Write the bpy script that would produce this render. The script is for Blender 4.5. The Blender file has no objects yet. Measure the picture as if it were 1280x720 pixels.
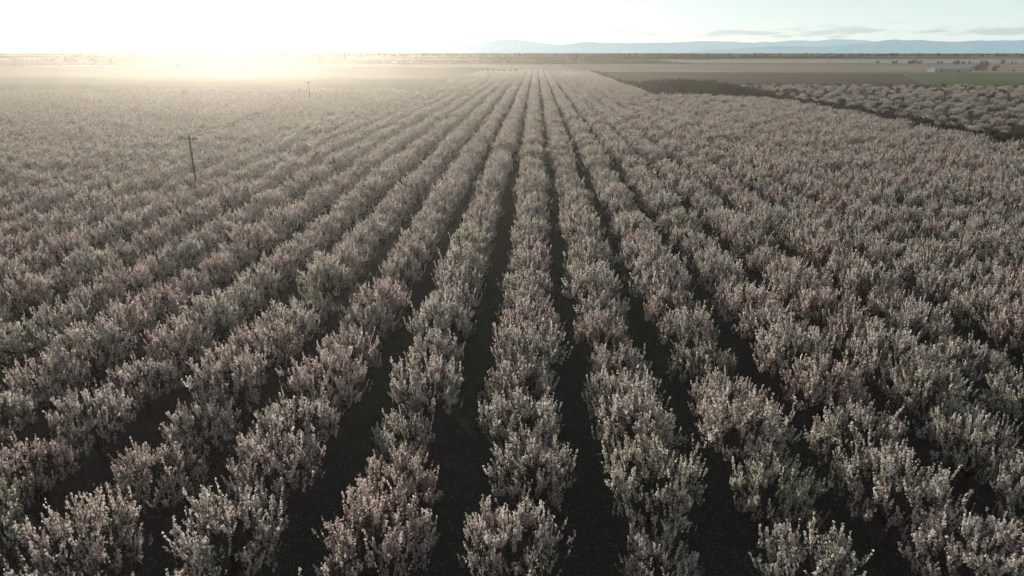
import bpy, math, random
import numpy as np
from mathutils import Vector, noise
rng = np.random.default_rng(7); random.seed(7)
S = bpy.context.scene
COL = S.collection
CAMZ = 22.2
SUN_AZ = math.radians(-22.2); SUN_EL = math.radians(9.0)
SD = Vector((math.sin(SUN_AZ)*math.cos(SUN_EL), math.cos(SUN_AZ)*math.cos(SUN_EL), math.sin(SUN_EL)))
GE = math.radians(4.6)
SG = Vector((math.sin(SUN_AZ)*math.cos(GE), math.cos(SUN_AZ)*math.cos(GE), math.sin(GE)))

# ---------------- helpers
def newmat(name):
    m = bpy.data.materials.new(name); m.use_nodes = True
    nt = m.node_tree; nt.nodes.clear()
    out = nt.nodes.new('ShaderNodeOutputMaterial')
    return m, nt, out
def N(nt, t, **k):
    n = nt.nodes.new(t)
    for a, b in k.items(): setattr(n, a, b)
    return n
def ramp(nt, fac, stops, interp='LINEAR'):
    r = N(nt, 'ShaderNodeValToRGB'); r.color_ramp.interpolation = interp
    el = r.color_ramp.elements
    while len(el) < len(stops): el.new(0.5)
    for e, (p, c) in zip(el, stops):
        e.position = p; e.color = (*c, 1)
    nt.links.new(fac, r.inputs[0]); return r.outputs[0]
def math_(nt, op, a, b=None, clamp=False):
    n = N(nt, 'ShaderNodeMath', operation=op); n.use_clamp = clamp
    for i, v in enumerate((a, b)):
        if v is None: continue
        if isinstance(v, (int, float)): n.inputs[i].default_value = v
        else: nt.links.new(v, n.inputs[i])
    return n.outputs[0]
def mixc(nt, fac, a, b, mode='MIX'):
    n = N(nt, 'ShaderNodeMix', data_type='RGBA', blend_type=mode)
    for i, v in ((0, fac), (6, a), (7, b)):
        if isinstance(v, (int, float)): n.inputs[i].default_value = v
        elif isinstance(v, tuple): n.inputs[i].default_value = (*v, 1)
        else: nt.links.new(v, n.inputs[i])
    return n.outputs[2]
def noise_(nt, vec, scale, detail=4, rough=.55):
    n = N(nt, 'ShaderNodeTexNoise'); n.inputs['Scale'].default_value = scale
    n.inputs['Detail'].default_value = detail; n.inputs['Roughness'].default_value = rough
    nt.links.new(vec, n.inputs['Vector']); return n.outputs[0]
def simple_mat(name, c, rough=.9, var=.25, scale=3.0, spec=.5):
    m, nt, out = newmat(name)
    tc = N(nt, 'ShaderNodeTexCoord')
    f = noise_(nt, tc.outputs['Object'], scale)
    c1 = tuple(x*(1-var) for x in c); c2 = tuple(min(1, x*(1+var)) for x in c)
    col = ramp(nt, f, [(.3, c1), (.7, c2)])
    b = N(nt, 'ShaderNodeBsdfPrincipled'); b.inputs['Roughness'].default_value = rough
    b.inputs['Specular IOR Level'].default_value = spec
    nt.links.new(col, b.inputs['Base Color']); nt.links.new(b.outputs[0], out.inputs[0])
    return m
def mesh_obj(name, verts, faces, mats, midx=None, loc=(0, 0, 0), parent=None):
    me = bpy.data.meshes.new(name); me.from_pydata([tuple(v) for v in verts], [], [tuple(f) for f in faces])
    for m in mats: me.materials.append(m)
    if midx is not None: me.polygons.foreach_set('material_index', midx)
    me.update()
    o = bpy.data.objects.new(name, me); o.location = loc; COL.objects.link(o)
    if parent: o.parent = parent
    return o

# ---------------- foliage material (colour attribute per blossom + random per tree)
def foliage_mat(name, stops, transl=.4):
    m, nt, out = newmat(name)
    at = N(nt, 'ShaderNodeAttribute', attribute_name='Col')
    oi = N(nt, 'ShaderNodeObjectInfo')
    t = ramp(nt, oi.outputs['Random'], stops)
    c = mixc(nt, 1.0, at.outputs['Color'], t, 'MULTIPLY')
    d = N(nt, 'ShaderNodeBsdfDiffuse'); tr = N(nt, 'ShaderNodeBsdfTranslucent')
    nt.links.new(c, d.inputs[0]); nt.links.new(c, tr.inputs[0])
    mx = N(nt, 'ShaderNodeMixShader'); mx.inputs[0].default_value = transl
    nt.links.new(d.outputs[0], mx.inputs[1]); nt.links.new(tr.outputs[0], mx.inputs[2])
    nt.links.new(mx.outputs[0], out.inputs[0]); return m
M_BLOS = foliage_mat('almond_blossom', [(0, (1, .89, .86)), (.25, (1, .94, .91)), (.55, (.98, .96, .92)), (.85, (.95, .94, .88)), (1, (.90, .91, .80))], .55)
M_DARK = foliage_mat('dark_foliage', [(0, (.8, .8, .8)), (.5, (1, 1, 1)), (1, (1, .9, .8))], .2)
M_BARK = simple_mat('bark', (.075, .055, .045), .95, .35, 9, .1)

class Builder:
    def __init__(s): s.V = []; s.F = []; s.M = []; s.C = []; s.n = 0
    def tube(s, pts, r0, r1, sides=4, col=(.1, .07, .06)):
        k = len(pts)
        base = s.n
        for i, p in enumerate(pts):
            p = Vector(p)
            d = (Vector(pts[min(i+1, k-1)])-Vector(pts[max(i-1, 0)])).normalized()
            a = d.orthogonal().normalized(); b = d.cross(a)
            r = r0+(r1-r0)*i/(k-1)
            for j in range(sides):
                an = 2*math.pi*j/sides
                s.V.append(tuple(p+a*(r*math.cos(an))+b*(r*math.sin(an)))); s.n += 1
        for i in range(k-1):
            for j in range(sides):
                j2 = (j+1) % sides
                s.F.append((base+i*sides+j, base+i*sides+j2, base+(i+1)*sides+j2, base+(i+1)*sides+j))
                s.M.append(0); s.C.append(col)
    def leaf(s, p, size, col, up=0.0):
        a = Vector(rng.normal(size=3)).normalized()
        b = Vector(rng.normal(size=3)); b.z += up; b = (b - a*b.dot(a)).normalized()
        a = a*size*.5; b = b*size*.5*(1+up*.25)
        p = Vector(p)
        for q in (p-a*.9-b*.6, p+a*.7-b, p+a+b*.7, p-a*.6+b): s.V.append(tuple(q))
        s.F.append((s.n, s.n+1, s.n+2, s.n+3)); s.n += 4; s.M.append(1); s.C.append(col)
    def mesh(s, name, mats):
        me = bpy.data.meshes.new(name); me.from_pydata(s.V, [], s.F)
        for m in mats: me.materials.append(m)
        me.polygons.foreach_set('material_index', s.M)
        ca = me.color_attributes.new('Col', 'FLOAT_COLOR', 'CORNER')
        buf = []
        for f, c in zip(s.F, s.C): buf.extend((*c, 1)*len(f))
        ca.data.foreach_set('color', buf); me.update(); return me

def almond_mesh(seed):
    global rng
    rng = np.random.default_rng(seed); B = Builder(); R = rng.uniform
    top = Vector((R(-.1, .1), R(-.1, .1), R(.75, 1.0)))
    B.tube([(0, 0, -.1), tuple(top*.5), tuple(top)], .16, .12, 7)
    pal = [((.89, .85, .81), .46), ((.80, .65, .62), .12), ((.93, .92, .87), .19), ((.36, .36, .21), .09), ((.28, .20, .17), .14)]
    pc = [p[0] for p in pal]; pw = np.array([p[1] for p in pal]); pw /= pw.sum()
    green = R(0, .09)
    def shoot(p, d, L):
        d = d.normalized(); pts = [p]; q = p.copy(); dd = d.copy()
        for i in range(2):
            q = q+dd*(L/2); pts.append(q.copy()); dd = (dd+Vector((R(-.12, .12), R(-.12, .12), R(.0, .35)))).normalized()
        B.tube([tuple(x) for x in pts], .011, .004, 3)
        sc = rng.choice(len(pc), p=pw); k = int(L*28*R(.35, 1.15))+2
        shade = R(.6, 1.05)
        for i in range(k):
            t = (R(.05, 1)**.65)*2; a = min(int(t), 1); f = t-a
            x = pts[a].lerp(pts[a+1], f)+Vector(rng.normal(size=3))*.017
            c = pc[sc] if R() < .72 else pc[rng.choice(len(pc), p=pw)]
            if R() < green: c = (.30, .33, .16)
            v = R(.86, 1.06)*shade
            B.leaf(x, R(.042, .07), tuple(min(.94, y*v) for y in c), 2.8)
    nl = int(R(5, 7)); a0 = R(0, 6.28); limb = []
    for i in range(nl+1):
        az = a0+i*2*math.pi/nl+R(-.3, .3); tilt = R(.6, .98) if i else .1
        d = Vector((math.cos(az)*math.sin(tilt), math.sin(az)*math.sin(tilt), math.cos(tilt)))
        L = R(2.0, 2.5); pp = [top.copy()]; q = top.copy()
        for k in range(5):
            q = q+d*(L/5); pp.append(q.copy()); d = (d+Vector((R(-.15, .15), R(-.15, .15), .12))).normalized()
        B.tube([tuple(x) for x in pp], .08, .03, 5)
        for k in range(1, 5):
            limb += [pp[k], pp[k].lerp(pp[k+1], .5)]
        limb.append(pp[5])
    ph = [R(0, 6.28) for _ in range(3)]
    def rad(az): return 2.45*(1+.07*math.sin(2*az+ph[0])+.07*math.sin(3*az+ph[1])+.06*math.sin(5*az+ph[2]))
    tg = []
    tries = 0
    while len(tg) < 100 and tries < 7000:
        tries += 1
        az = R(0, 6.283); el = math.asin(R(-.1, 1)); rr = R(.35, 1)**.55
        c = Vector((math.cos(az)*math.cos(el)*rad(az)*rr, math.sin(az)*math.cos(el)*rad(az)*rr, 1.7+math.sin(el)*2.3*rr+R(-.2, .4)))
        if all((c-x).length > .38 for x in tg): tg.append(c)
    for c in tg:
        s0 = min(limb, key=lambda p: (p-c).length+max(0, p.z-c.z)*1.5)
        mid = s0.lerp(c, .5)+Vector((R(-.12, .12), R(-.12, .12), -.08))
        p2 = [s0, mid, c]
        B.tube([tuple(x) for x in p2], .026, .011, 4)
        out = Vector((c.x, c.y, 0)); out = out*(.22/max(.3, out.length))
        for k in range(int(R(6, 10))):
            t2 = R(.5, 1)*2; a2 = min(int(t2), 1); s1 = p2[a2].lerp(p2[a2+1], t2-a2)
            shoot(s1, out+Vector((R(-.38, .38), R(-.38, .38), R(.85, 1.5))), R(.4, 1.05)*(.85 if k else 1.3))
    return B.mesh('almond_tree', [M_BARK, M_BLOS])
variants = [almond_mesh(100+i) for i in range(7)]

def dark_tree_mesh(seed, h, w, cols, n=2600, name='tree'):
    global rng
    rng = np.random.default_rng(seed); B = Builder(); R = rng.uniform
    B.tube([(0, 0, -.1), (R(-.2, .2), R(-.2, .2), h*.35), (R(-.4, .4), R(-.4, .4), h*.8)], h*.03, h*.01, 6)
    cl = []
    for i in range(16):
        a = R(0, 6.28); r = w*.5*math.sqrt(R(0, .8)); z = h*R(.2, .88)
        c = Vector((r*math.cos(a), r*math.sin(a), z)); cl.append((c, R(.14, .26)*w))
        B.tube([(0, 0, h*.15), tuple(c*.6+Vector((0, 0, h*.05))), tuple(c)], h*.012, h*.004, 4)
    for i in range(n):
        c, r = cl[int(R(0, 16))]; v = Vector(rng.normal(size=3)).normalized()*r*R(.3, 1.1)
        v.z = max(v.z, .05-c.z)
        k = cols[int(R(0, len(cols)))]; vv = R(.6, 1.3)
        B.leaf(c+v, R(.2, .42), tuple(x*vv for x in k), .5)
    return B.mesh(name, [M_BARK, M_DARK])

# ---------------- tree layout
SP_X, SP_Y = 6.0, 4.8
pts = []
def in_view(x, y, m=35):
    return abs(x+.033*y) < .80*y+m+12
for i in range(-75, 18):
    X = i*SP_X; off = random.uniform(-.6, .6)
    for j in range(0, 174):
        Y = 4+j*SP_Y+off
        lim = 362+6*noise.noise((X*.02, 0, 0)) if X < -58 else (775 if X < 56 else 334-.3*(X-56)+8*noise.noise((X*.06, 3, 0)))
        if Y > lim or not in_view(X, Y): continue
        if X < -58 and Y > 345 and random.random() < .25: continue
        if Y > 520 and random.random() < .12: continue
        if random.random() < .006: continue
        s = random.uniform(.88, 1.13)*(1+.08*noise.noise((X*.013, Y*.013, 3)))
        if random.random() < .04: s *= .8
        pts.append((X+random.gauss(0, .2), Y+random.gauss(0, .3), s))
near = [p for p in pts if p[1] < 62]; far = [p for p in pts if p[1] >= 62]
srcs = []
for k, (x, y, s) in enumerate(near):
    o = bpy.data.objects.new('almond_tree', variants[k % 7] if k < 7 else random.choice(variants)); COL.objects.link(o)
    o.location = (x, y, 0); o.rotation_euler = (0, 0, random.uniform(0, 6.28)); o.scale = (s, s, s*random.uniform(.93, 1.07))
    if k < 7: srcs.append(o)

def scatter(name, P, sources, seed):
    me = bpy.data.meshes.new(name); me.from_pydata([(p[0], p[1], p[3] if len(p) > 3 else 0) for p in P], [], [])
    a = me.attributes.new('sc', 'FLOAT', 'POINT'); a.data.foreach_set('value', [p[2] for p in P])
    o = bpy.data.objects.new(name, me); COL.objects.link(o)
    ng = bpy.data.node_groups.new(name, 'GeometryNodeTree')
    ng.interface.new_socket('Geometry', in_out='INPUT', socket_type='NodeSocketGeometry')
    ng.interface.new_socket('Geometry', in_out='OUTPUT', socket_type='NodeSocketGeometry')
    gi = ng.nodes.new('NodeGroupInput'); go = ng.nodes.new('NodeGroupOutput')
    jn = ng.nodes.new('GeometryNodeJoinGeometry')
    for s in sources:
        oi = ng.nodes.new('GeometryNodeObjectInfo'); oi.transform_space = 'ORIGINAL'
        oi.inputs['Object'].default_value = s; oi.inputs['As Instance'].default_value = True
        ng.links.new(oi.outputs['Geometry'], jn.inputs[0])
    ip = ng.nodes.new('GeometryNodeInstanceOnPoints'); ip.inputs['Pick Instance'].default_value = True
    ri = ng.nodes.new('FunctionNodeRandomValue'); ri.data_type = 'INT'
    ri.inputs[4].default_value = 0; ri.inputs[5].default_value = len(sources)-1; ri.inputs['Seed'].default_value = seed
    rr = ng.nodes.new('FunctionNodeRandomValue'); rr.data_type = 'FLOAT_VECTOR'
    rr.inputs[0].default_value = (0, 0, 0); rr.inputs[1].default_value = (0, 0, 6.283); rr.inputs['Seed'].default_value = seed+3
    na = ng.nodes.new('GeometryNodeInputNamedAttribute'); na.data_type = 'FLOAT'; na.inputs[0].default_value = 'sc'
    ng.links.new(gi.outputs[0], ip.inputs['Points']); ng.links.new(jn.outputs[0], ip.inputs['Instance'])
    ng.links.new(ri.outputs[2], ip.inputs['Instance Index']); ng.links.new(rr.outputs[0], ip.inputs['Rotation'])
    ng.links.new(na.outputs[0], ip.inputs['Scale']); ng.links.new(ip.outputs[0], go.inputs[0])
    md = o.modifiers.new('scatter', 'NODES'); md.node_group = ng
    return o
scatter('almond_orchard', far, srcs, 1)
# neighbouring younger orchard
P2 = []
for i in range(0, 66):
    for j in range(0, 70):
        X = 119+i*5.5+random.gauss(0, .8); Y = 90+j*5.6+random.gauss(0, .8)
        if not in_view(X, Y) or Y > 462: continue
        nz = noise.noise((X*.012, Y*.012, 9))
        if random.random() < .3+.8*max(0, nz): continue
        P2.append((X, Y, random.uniform(.42, .85)))
scatter('young_orchard', P2, srcs, 5)

# dark bare trees and scrub
brown = [(.07, .052, .04), (.05, .042, .03), (.085, .065, .05)]
grn = [(.04, .06, .025), (.055, .075, .03), (.03, .045, .02)]
bm = [dark_tree_mesh(300+i, 6.0, 6.0, brown, name='scrub_tree') for i in range(3)]
gm = [dark_tree_mesh(310+i, 9.0, 8.5, grn, name='broadleaf_tree') for i in range(3)]
def put(name, me, x, y, s, sz=1):
    o = bpy.data.objects.new(name, me); COL.objects.link(o); o.location = (x, y, 0)
    o.scale = (s, s, s*sz); o.rotation_euler = (0, 0, random.uniform(0, 6)); return o
scr = [put('scrub_tree', bm[i], 74+i*9, 346+i*3, 1.0) for i in range(3)]
grs = [put('broadleaf_tree', gm[i], (545, 557, 566)[i], (905, 912, 902)[i], (1.15, 1.3, .9)[i]) for i in range(3)]
P = []
for _ in range(520):
    x = random.uniform(58, 112); y = random.uniform(340, 445)
    if noise.noise((x*.03, y*.03, 4)) < -.25: continue
    edge = min(1, (x-56)/14, (114-x)/10+.3)
    P.append((x, y, random.uniform(.5, 1.15)*(.55+.45*edge)*(1+.5*noise.noise((x*.05, y*.05, 8)))))
P += [(random.uniform(112, 330), 468+random.gauss(0, 4), random.uniform(.25, .6)) for _ in range(90)]
P += [(random.uniform(-62, -20), 783+random.gauss(0, 6), random.uniform(.5, 1.0)) for _ in range(30)]
P += [(random.uniform(58, 66), random.uniform(440, 780), random.uniform(.4, .8)) for _ in range(60)]
P += [(107.5+random.gauss(0, 1.3), random.uniform(70, 345), random.uniform(.5, .9)) for _ in range(260)]
P += [(random.uniform(125, 400), random.uniform(120, 455), random.uniform(.25, .65)) for _ in range(560)]
scatter('hedgerow', P, scr, 11)
# distant tree lines (thousands of metres away)
P = []
def line(x0, y0, x1, y1, n, s0, s1, jit=6):
    for k in range(n):
        t = random.random(); P.append((x0+(x1-x0)*t+random.gauss(0, jit), y0+(y1-y0)*t+random.gauss(0, jit), random.uniform(s0, s1)))
line(-330, 1500, 90, 1560, 130, .5, 1.0); line(-200, 2300, 620, 2450, 230, .8, 1.3, 15)
line(150, 2900, 1300, 3000, 200, .8, 1.5, 20); line(-1300, 1750, -1040, 1770, 60, .7, 1.5, 12)
line(-3000, 2600, -700, 2700, 260, .7, 1.4, 20); line(700, 1500, 1500, 1650, 60, .5, 1.1, 12)
line(-2500, 4000, 3800, 4300, 380, 1.0, 1.8, 40); line(-4000, 6000, 6000, 6200, 400, 1.2, 2.4, 60)
line(-1600, 1160, -300, 1230, 70, .3, .7, 8); line(480, 880, 640, 930, 8, .2, .5, 10)
scatter('distant_trees', P, grs, 21)

# ---------------- ground
def ground_material():
    m, nt, out = newmat('farmland')
    g = N(nt, 'ShaderNodeNewGeometry')
    mp = N(nt, 'ShaderNodeMapping'); mp.inputs['Rotation'].default_value = (0, 0, .16); mp.inputs['Scale'].default_value = (.0011, .0019, 0)
    nt.links.new(g.outputs['Position'], mp.inputs[0])
    v = N(nt, 'ShaderNodeTexVoronoi'); v.distance = 'CHEBYCHEV'; v.inputs['Scale'].default_value = 1; v.inputs['Randomness'].default_value = .75
    nt.links.new(mp.outputs[0], v.inputs['Vector'])
    sp = N(nt, 'ShaderNodeSeparateColor'); nt.links.new(v.outputs['Color'], sp.inputs[0])
    c = ramp(nt, sp.outputs[0], [(0, (.05, .07, .03)), (.25, (.14, .125, .08)), (.4, (.26, .235, .175)), (.52, (.07, .06, .045)), (.68, (.06, .10, .04)), (.86, (.36, .33, .27))], 'CONSTANT')
    n = noise_(nt, g.outputs['Position'], .03, 6)
    n2 = noise_(nt, g.outputs['Position'], 1.3, 4)
    c = mixc(nt, .6, c, ramp(nt, n, [(.3, (.55, .55, .55)), (.7, (1.2, 1.15, 1.1))]), 'MULTIPLY')
    c = mixc(nt, .4, c, ramp(nt, n2, [(.3, (.6, .6, .6)), (.7, (1.2, 1.2, 1.2))]), 'MULTIPLY')
    b = N(nt, 'ShaderNodeBsdfDiffuse'); nt.links.new(c, b.inputs[0]); nt.links.new(b.outputs[0], out.inputs[0]); return m
G = 60000
mesh_obj('ground', [(-G, -2000, 0), (G, -2000, 0), (G, G, 0), (-G, G, 0)], [(0, 1, 2, 3)], [ground_material()])

def field_mat(name, a, b, stripe=None, sdir=0, fine=2.0, big=.02):
    m, nt, out = newmat(name)
    g = N(nt, 'ShaderNodeNewGeometry'); P_ = g.outputs['Position']
    n1 = noise_(nt, P_, big, 5); n2 = noise_(nt, P_, fine, 6, .65)
    c = ramp(nt, n1, [(.32, a), (.68, b)])
    c = mixc(nt, .75, c, ramp(nt, n2, [(.3, (.45, .45, .45)), (.7, (1.35, 1.3, 1.25))]), 'MULTIPLY')
    if stripe:
        mp = N(nt, 'ShaderNodeMapping'); mp.inputs['Rotation'].default_value = (0, 0, sdir); nt.links.new(P_, mp.inputs[0])
        w = N(nt, 'ShaderNodeTexWave'); w.inputs['Scale'].default_value = stripe; w.inputs['Distortion'].default_value = .6; w.inputs['Detail'].default_value = 2
        nt.links.new(mp.outputs[0], w.inputs['Vector'])
        c = mixc(nt, .35, c, ramp(nt, w.outputs[0], [(0, (.55, .55, .55)), (1, (1.2, 1.2, 1.2))]), 'MULTIPLY')
    d = N(nt, 'ShaderNodeBsdfDiffuse'); nt.links.new(c, d.inputs[0])
    bp = N(nt, 'ShaderNodeBump'); bp.inputs['Strength'].default_value = .6; bp.inputs['Distance'].default_value = .1
    nt.links.new(n2, bp.inputs['Height']); nt.links.new(bp.outputs[0], d.inputs['Normal'])
    nt.links.new(d.outputs[0], out.inputs[0]); return m
def field(name, poly, mat, z):
    return mesh_obj(name, [(x, y, z) for x, y in poly], [tuple(range(len(poly)))], [mat])
# orchard floor : bare soil strip under trees, grass alleys between, fallen petals
m, nt, out = newmat('orchard_floor')
g = N(nt, 'ShaderNodeNewGeometry'); P_ = g.outputs['Position']
sx = N(nt, 'ShaderNodeSeparateXYZ'); nt.links.new(P_, sx.inputs[0])
ph = math_(nt, 'MULTIPLY', sx.outputs[0], 2*math.pi/SP_X)
cs = math_(nt, 'COSINE', ph)
nn = noise_(nt, P_, .9, 5); nb = noise_(nt, P_, 7, 5, .7)
al = math_(nt, 'ADD', cs, math_(nt, 'MULTIPLY', math_(nt, 'SUBTRACT', nn, .5), 2.6))
soil = ramp(nt, nb, [(.3, (.03, .025, .023)), (.7, (.08, .064, .055))])
gras = ramp(nt, nb, [(.3, (.024, .027, .022)), (.7, (.062, .066, .05))])
c = mixc(nt, ramp(nt, al, [(.35, (1, 1, 1)), (.65, (0, 0, 0))]), soil, gras)
pet = N(nt, 'ShaderNodeTexVoronoi'); pet.inputs['Scale'].default_value = 9; nt.links.new(P_, pet.inputs['Vector'])
pm = math_(nt, 'MULTIPLY', math_(nt, 'LESS_THAN', pet.outputs['Distance'], .15), math_(nt, 'GREATER_THAN', nn, .46))
c = mixc(nt, pm, c, (.5, .42, .42))
d = N(nt, 'ShaderNodeBsdfDiffuse'); nt.links.new(c, d.inputs[0])
bp = N(nt, 'ShaderNodeBump'); bp.inputs['Distance'].default_value = .12; nt.links.new(nb, bp.inputs['Height']); nt.links.new(bp.outputs[0], d.inputs['Normal'])
nt.links.new(d.outputs[0], out.inputs[0])
field('orchard_floor', [(-520, -60), (109, -60), (109, 338), (58, 345), (58, 785), (-60, 785), (-60, 366), (-520, 366)], m, .04)
field('dirt_track', [(111, -60), (115, -60), (115, 464), (111, 464)], simple_mat('track_soil', (.11, .085, .06), .95, .3, .5, .1), .05)
field('scrubland', [(116.5, -60), (620, -60), (620, 466), (116.5, 466)], field_mat('scrub_grass', (.045, .045, .025), (.12, .095, .07), None, 0, 1.2, .03), .04)
field('grass_field', [(-1500, 372), (-64, 372), (-64, 640), (-1500, 760)], field_mat('grass', (.05, .07, .025), (.105, .12, .05), .25, .1, 1.0, .012), .04)
field('stubble_field', [(-1700, 775), (-70, 655), (-70, 1150), (-1700, 1250)], field_mat('stubble', (.15, .14, .09), (.08, .09, .045), .2, 1.4, .8, .01), .04)
field('ploughed_field', [(66, 472), (262, 472), (410, 820), (66, 870)], field_mat('ploughed_soil', (.05, .035, .028), (.09, .065, .05), .4, .2, .9, .012), .04)
field('wheat_field', [(266, 472), (1000, 472), (1000, 800), (408, 800)], field_mat('young_wheat', (.05, .10, .022), (.08, .135, .035), .4, .3, .8, .012), .04)
field('fallow_field', [(60, 885), (1500, 850), (1900, 1480), (40, 1480)], field_mat('fallow', (.36, .31, .24), (.22, .19, .135), .15, 1.2, .5, .008), .04)
field('dark_field', [(-520, 1580), (240, 1580), (260, 2250), (-600, 2250)], field_mat('dark_crop', (.035, .05, .025), (.06, .06, .035), .1, 1.0, .5, .008), .04)
field('dark_field', [(-2600, 1300), (-620, 1300), (-700, 1700), (-2800, 1750)], field_mat('dark_grass', (.05, .06, .03), (.09, .085, .05), .1, 1.0, .5, .008), .04)
field('pale_field', [(350, 1600), (2600, 1600), (2900, 2700), (400, 2700)], field_mat('pale_soil', (.46, .42, .34), (.33, .29, .22), .1, .4, .5, .005), .04)

# ---------------- farm building
def farm(name, x, y, L, W, H, R, rot, wallc, roofc):
    e = bpy.data.objects.new(name, None); COL.objects.link(e); e.location = (x, y, 0); e.rotation_euler = (0, 0, rot)
    mw = simple_mat(name+'_wall', wallc, .9, .12, .4); mr = simple_mat(name+'_roof', roofc, .5, .15, .3); mdk = simple_mat(name+'_opening', (.02, .02, .022), .4)
    l, w = L/2, W/2
    mesh_obj('walls', [(-l, -w, 0), (l, -w, 0), (l, w, 0), (-l, w, 0), (-l, -w, H), (l, -w, H), (l, w, H), (-l, w, H), (-l, 0, H+R), (l, 0, H+R)],
             [(0, 1, 5, 4), (2, 3, 7, 6), (1, 2, 6, 9, 5), (3, 0, 4, 8, 7)], [mw], parent=e)
    ov = .6; k = R/w; t = .18
    mesh_obj('roof', [(-l-ov, -w-ov, H-ov*k+.05), (l+ov, -w-ov, H-ov*k+.05), (l+ov, 0, H+R+.05), (-l-ov, 0, H+R+.05), (l+ov, w+ov, H-ov*k+.05), (-l-ov, w+ov, H-ov*k+.05),
              (-l-ov, -w-ov, H-ov*k+.05+t), (l+ov, -w-ov, H-ov*k+.05+t), (l+ov, 0, H+R+.05+t), (-l-ov, 0, H+R+.05+t), (l+ov, w+ov, H-ov*k+.05+t), (-l-ov, w+ov, H-ov*k+.05+t)],
             [(0, 3, 2, 1), (3, 5, 4, 2), (6, 7, 8, 9), (9, 8, 10, 11), (0, 1, 7, 6), (4, 5, 11, 10), (1, 2, 8, 7), (2, 4, 10, 8), (3, 0, 6, 9), (5, 3, 9, 11)], [mr], parent=e)
    vs, fs = [], []
    n = int(L/5)
    for i in range(n):
        cx = -l+(i+.5)*L/n; ww, z0, z1 = (1.6, 0.02, 3.2) if i % 4 == 1 else (.9, 1.4, 2.5)
        b = len(vs); vs += [(cx-ww, -w-.03, z0), (cx+ww, -w-.03, z0), (cx+ww, -w-.03, z1), (cx-ww, -w-.03, z1)]; fs.append((b, b+1, b+2, b+3))
    mesh_obj('doors_and_windows', vs, fs, [mdk], parent=e)
farm('farm_shed', 497, 880, 44, 14, 4.2, 2.6, .12, (.25, .25, .25), (.24, .26, .28))
farm('barn', 528, 900, 14, 10, 3.6, 2.2, .12, (.4, .38, .34), (.2, .15, .12))
farm('farmhouse', -1110, 1740, 22, 12, 4, 3, .3, (.5, .48, .45), (.25, .16, .12))

# ---------------- utility poles & wires
M_WOOD = simple_mat('pole_wood', (.09, .07, .055), .9, .3, 4, .1); M_CER = simple_mat('insulator', (.25, .22, .2), .3); M_WIRE = simple_mat('wire', (.05, .05, .05), 1.0, .2, 3, 0)
M_STEEL = simple_mat('galvanised_steel', (.16, .17, .18), .7, .15, 1, .2)
def box(B, c, s):
    x, y, z = c; a, b, h = s; n = B.n
    for dx in (-a, a):
        for dy in (-b, b):
            for dz in (-h, h): B.V.append((x+dx, y+dy, z+dz))
    B.n += 8
    for f in ((0, 1, 3, 2), (4, 6, 7, 5), (0, 4, 5, 1), (2, 3, 7, 6), (0, 2, 6, 4), (1, 5, 7, 3)):
        B.F.append(tuple(n+i for i in f)); B.M.append(0); B.C.append((.1, .1, .1))
poles = [(-43.4, 52), (-49.5, 99), (-96.0, 300)]
for (x, y), rot in zip(poles, (-.05, .1, .2)):
    B = Builder(); B.tube([(0, 0, -.3), (0, 0, 5), (0, 0, 10.9)], .19, .13, 10)
    box(B, (0, -.18, 10.45), (1.2, .07, .08))
    B.tube([(-.75, -.18, 10.4), (0, -.15, 9.6)], .03, .03, 5); B.tube([(.75, -.18, 10.4), (0, -.15, 9.6)], .03, .03, 5)
    nF = len(B.F)
    for px in (-1.0, 0, 1.0):
        zz = 10.53 if px else 10.9
        B.tube([(px, -.18 if px else 0, zz), (px, -.18 if px else 0, zz+.12), (px, -.18 if px else 0, zz+.2), (px, -.18 if px else 0, zz+.28)], .06, .035, 8)
    for i in range(nF, len(B.F)): B.M[i] = 1
    o = bpy.data.objects.new('utility_pole', B.mesh('utility_pole', [M_WOOD, M_CER])); COL.objects.link(o)
    o.location = (x, y, 0); o.rotation_euler = (0, 0, rot)
B = Builder()
def span(a, b, sag, r):
    L = [tuple(Vector(a).lerp(Vector(b), t/24)-Vector((0, 0, sag*4*(t/24)*(1-t/24)))) for t in range(25)]
    B.tube(L, r, r, 4)
allp = [(-38, 4)]+poles
for (a, b) in zip(allp[:-1], allp[1:]):
    for px in (-1, 0, 1):
        z = 10.8 if px else 11.15
        span((a[0]+px, a[1]-.16, z), (b[0]+px, b[1]-.16, z), 1.0 if b[1] < 200 else 2.6, .012)
o = bpy.data.objects.new('power_line', B.mesh('power_line', [M_WIRE, M_WIRE])); COL.objects.link(o)
# pylons
def pylon(x, y, H, rot):
    B = Builder(); w0 = 3.2; w1 = .5; lv = 8
    def cor(t, k):
        w = w0+(w1-w0)*min(1, t*1.3); sx_, sy_ = ((-1, -1), (1, -1), (1, 1), (-1, 1))[k % 4]; return (w*sx_, w*sy_, H*t)
    for k in range(4):
        B.tube([cor(0, k), cor(.4, k), cor(.77, k), cor(1, k)], .2, .14, 4)
        for i in range(lv):
            B.tube([cor(i/lv, k), cor((i+1)/lv, k+1)], .09, .09, 3); B.tube([cor(i/lv, k+1), cor((i+1)/lv, k)], .09, .09, 3)
    for z, l in ((.72, 6), (.82, 7.5), (.92, 5)):
        for s in (-1, 1):
            B.tube([(0, 0, H*z), (s*l, 0, H*z)], .14, .08, 4); B.tube([(0, 0, H*(z+.05)), (s*l, 0, H*z)], .1, .06, 4)
            B.tube([(s*l, 0, H*z), (s*l, 0, H*z-1.8)], .12, .12, 4)
    o = bpy.data.objects.new('electricity_pylon', B.mesh('electricity_pylon', [M_STEEL, M_STEEL])); COL.objects.link(o)
    o.location = (x, y, 0); o.rotation_euler = (0, 0, rot)
pylon(-467, 1500, 39, .9); pylon(-1065, 1790, 38, .9)

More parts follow.
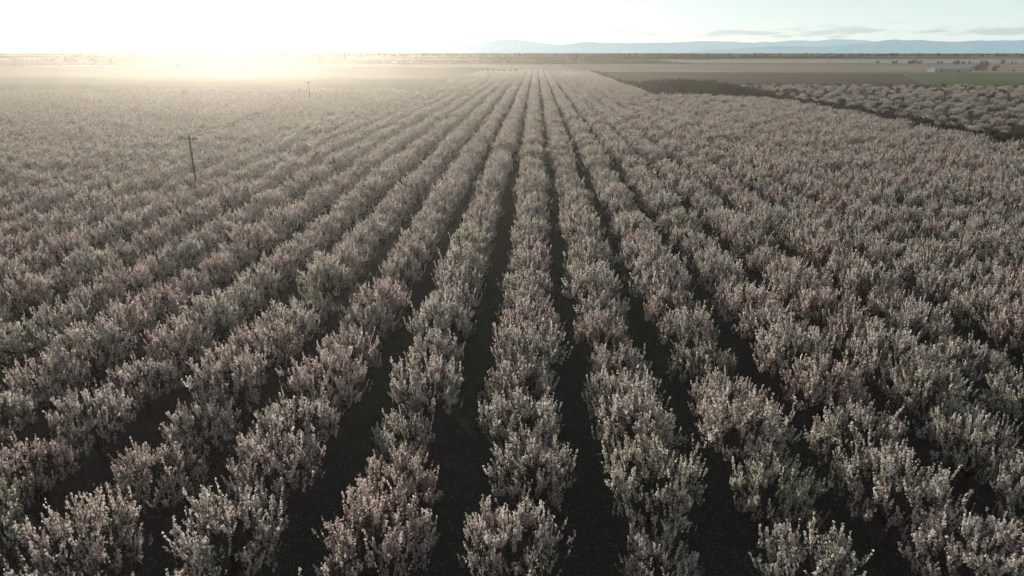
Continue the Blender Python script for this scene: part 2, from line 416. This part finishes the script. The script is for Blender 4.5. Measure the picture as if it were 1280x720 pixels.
# ---------------- mountains
def mountains(name, az0, az1, dist, hfun, col, depth=9000, n=320, rows=14):
    m, nt, out = newmat(name+'_airlight')
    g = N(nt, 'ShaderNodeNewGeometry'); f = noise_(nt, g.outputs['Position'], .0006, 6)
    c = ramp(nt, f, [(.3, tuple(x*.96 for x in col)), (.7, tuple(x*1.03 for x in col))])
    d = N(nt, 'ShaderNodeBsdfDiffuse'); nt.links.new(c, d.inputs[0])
    e = N(nt, 'ShaderNodeEmission'); nt.links.new(c, e.inputs[0]); e.inputs[1].default_value = 1.0  # emission and pale blue colour stand in for airlight over the slopes
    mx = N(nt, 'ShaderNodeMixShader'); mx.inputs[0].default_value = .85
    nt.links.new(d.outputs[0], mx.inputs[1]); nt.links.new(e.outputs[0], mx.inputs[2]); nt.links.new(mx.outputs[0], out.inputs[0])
    V, F = [], []
    for j in range(rows+1):
        t = j/rows; r = dist+depth*(t-.5)
        for i in range(n+1):
            a = math.radians(az0+(az1-az0)*i/n)
            prof = math.sin(math.pi*t)**.8
            x, y = r*math.sin(a), r*math.cos(a)
            h = hfun(math.degrees(a))*prof*(1+.3*noise.fractal((x*.0004, y*.0004, 2), 1, 2, 5))-20
            V.append((x, y, h))
    for j in range(rows):
        for i in range(n):
            b = j*(n+1)+i; F.append((b, b+1, b+n+2, b+n+1))
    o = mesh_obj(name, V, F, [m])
    for p in o.data.polygons: p.use_smooth = True
def hr(a):
    e = min(1, max(0, (a-10)/14))*min(1, max(0, (60-a)/14))
    return e*(430+90*noise.noise((a*.16, 1, 0))+70*noise.noise((a*.6, 5, 0)))
def hl(a):
    return 600+50*noise.noise((a*.2, 8, 0))+25*noise.noise((a*.8, 4, 1))
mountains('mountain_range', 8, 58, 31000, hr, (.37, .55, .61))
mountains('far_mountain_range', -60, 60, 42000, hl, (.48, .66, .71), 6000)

# ---------------- haze (real low-lying participating air)
m, nt, out = newmat('haze')
vs = N(nt, 'ShaderNodeVolumeScatter'); vs.inputs['Color'].default_value = (1, .94, .84, 1); vs.inputs['Density'].default_value = .00027; vs.inputs['Anisotropy'].default_value = .74
nt.links.new(vs.outputs[0], out.inputs['Volume'])
hz = mesh_obj('haze', [(-1500, -300, -5), (1500, -300, -5), (1500, 700, -5), (-1500, 700, -5), (-1500, -300, 60), (1500, -300, 60), (1500, 700, 60), (-1500, 700, 60)],
     [(3, 2, 1, 0), (4, 5, 6, 7), (0, 1, 5, 4), (1, 2, 6, 5), (2, 3, 7, 6), (3, 0, 4, 7)], [m])

# ---------------- world
W = bpy.data.worlds.new('World'); S.world = W; W.use_nodes = True
nt = W.node_tree; nt.nodes.clear()
out = N(nt, 'ShaderNodeOutputWorld'); tc = N(nt, 'ShaderNodeTexCoord'); D = tc.outputs['Generated']
sky = N(nt, 'ShaderNodeTexSky', sky_type='NISHITA'); sky.sun_disc = False; sky.sun_elevation = SUN_EL; sky.sun_rotation = SUN_AZ % (2*math.pi)
sky.air_density = 1; sky.dust_density = .6
sp = N(nt, 'ShaderNodeSeparateXYZ'); nt.links.new(D, sp.inputs[0]); z = sp.outputs[2]
grad = ramp(nt, math_(nt, 'MAXIMUM', z, 0), [(0, (.80, .86, .84)), (.035, (.70, .86, .87)), (.10, (.56, .68, .72)), (.35, (.36, .39, .42)), (1, (.23, .25, .29))])
vd = N(nt, 'ShaderNodeVectorMath', operation='DOT_PRODUCT'); nt.links.new(D, vd.inputs[0]); vd.inputs[1].default_value = tuple(SG)
dp = math_(nt, 'MAXIMUM', vd.outputs['Value'], 0)
g1 = math_(nt, 'MULTIPLY', math_(nt, 'POWER', dp, 120), .9)
g2 = math_(nt, 'MULTIPLY', math_(nt, 'POWER', dp, 12), .16)
g3 = math_(nt, 'MULTIPLY', math_(nt, 'POWER', dp, 900), 5)
gl = math_(nt, 'ADD', math_(nt, 'ADD', g1, g2), g3)
glc = mixc(nt, 1.0, gl, (1, .95, .86), 'MULTIPLY')
# thin low clouds
mp = N(nt, 'ShaderNodeMapping'); mp.inputs['Scale'].default_value = (9, 9, 80); nt.links.new(D, mp.inputs[0])
cn = noise_(nt, mp.outputs[0], 1.3, 7, .6)
cm = ramp(nt, cn, [(.50, (0, 0, 0)), (.58, (1, 1, 1))])
band = ramp(nt, z, [(.014, (0, 0, 0)), (.018, (1, 1, 1)), (.028, (1, 1, 1)), (.036, (.05, .05, .05)), (.3, (.1, .1, .1))])
cm2 = mixc(nt, 1.0, cm, band, 'MULTIPLY')
grad2 = mixc(nt, math_(nt, 'MULTIPLY', cm2, .7), grad, (.42, .55, .60))
nz = mixc(nt, 1.0, sky.outputs[0], (.02, .02, .02), 'MULTIPLY')
tot = mixc(nt, 1.0, mixc(nt, 1.0, grad2, glc, 'ADD'), nz, 'ADD')
bg = N(nt, 'ShaderNodeBackground'); nt.links.new(tot, bg.inputs[0]); bg.inputs[1].default_value = 1.0
nt.links.new(bg.outputs[0], out.inputs[0])

# ---------------- sun + camera
L = bpy.data.lights.new('sun', 'SUN'); L.energy = 5.0; L.angle = math.radians(.6); L.color = (1, .91, .80)
so = bpy.data.objects.new('sun', L); COL.objects.link(so); so.rotation_euler = SD.to_track_quat('Z', 'Y').to_euler()
C = bpy.data.cameras.new('camera'); co = bpy.data.objects.new('camera', C); COL.objects.link(co)
C.sensor_width = 36; C.lens = 36*854/1280; C.clip_end = 150000
co.location = (.55, 0, CAMZ); co.rotation_euler = (math.radians(71), 0, math.radians(1.9))
S.camera = co
S.view_settings.view_transform = 'Standard'; S.view_settings.look = 'None'; S.view_settings.exposure = 0
print('TREES', len(near), len(far), len(P2), 'faces', [len(v.polygons) for v in variants])
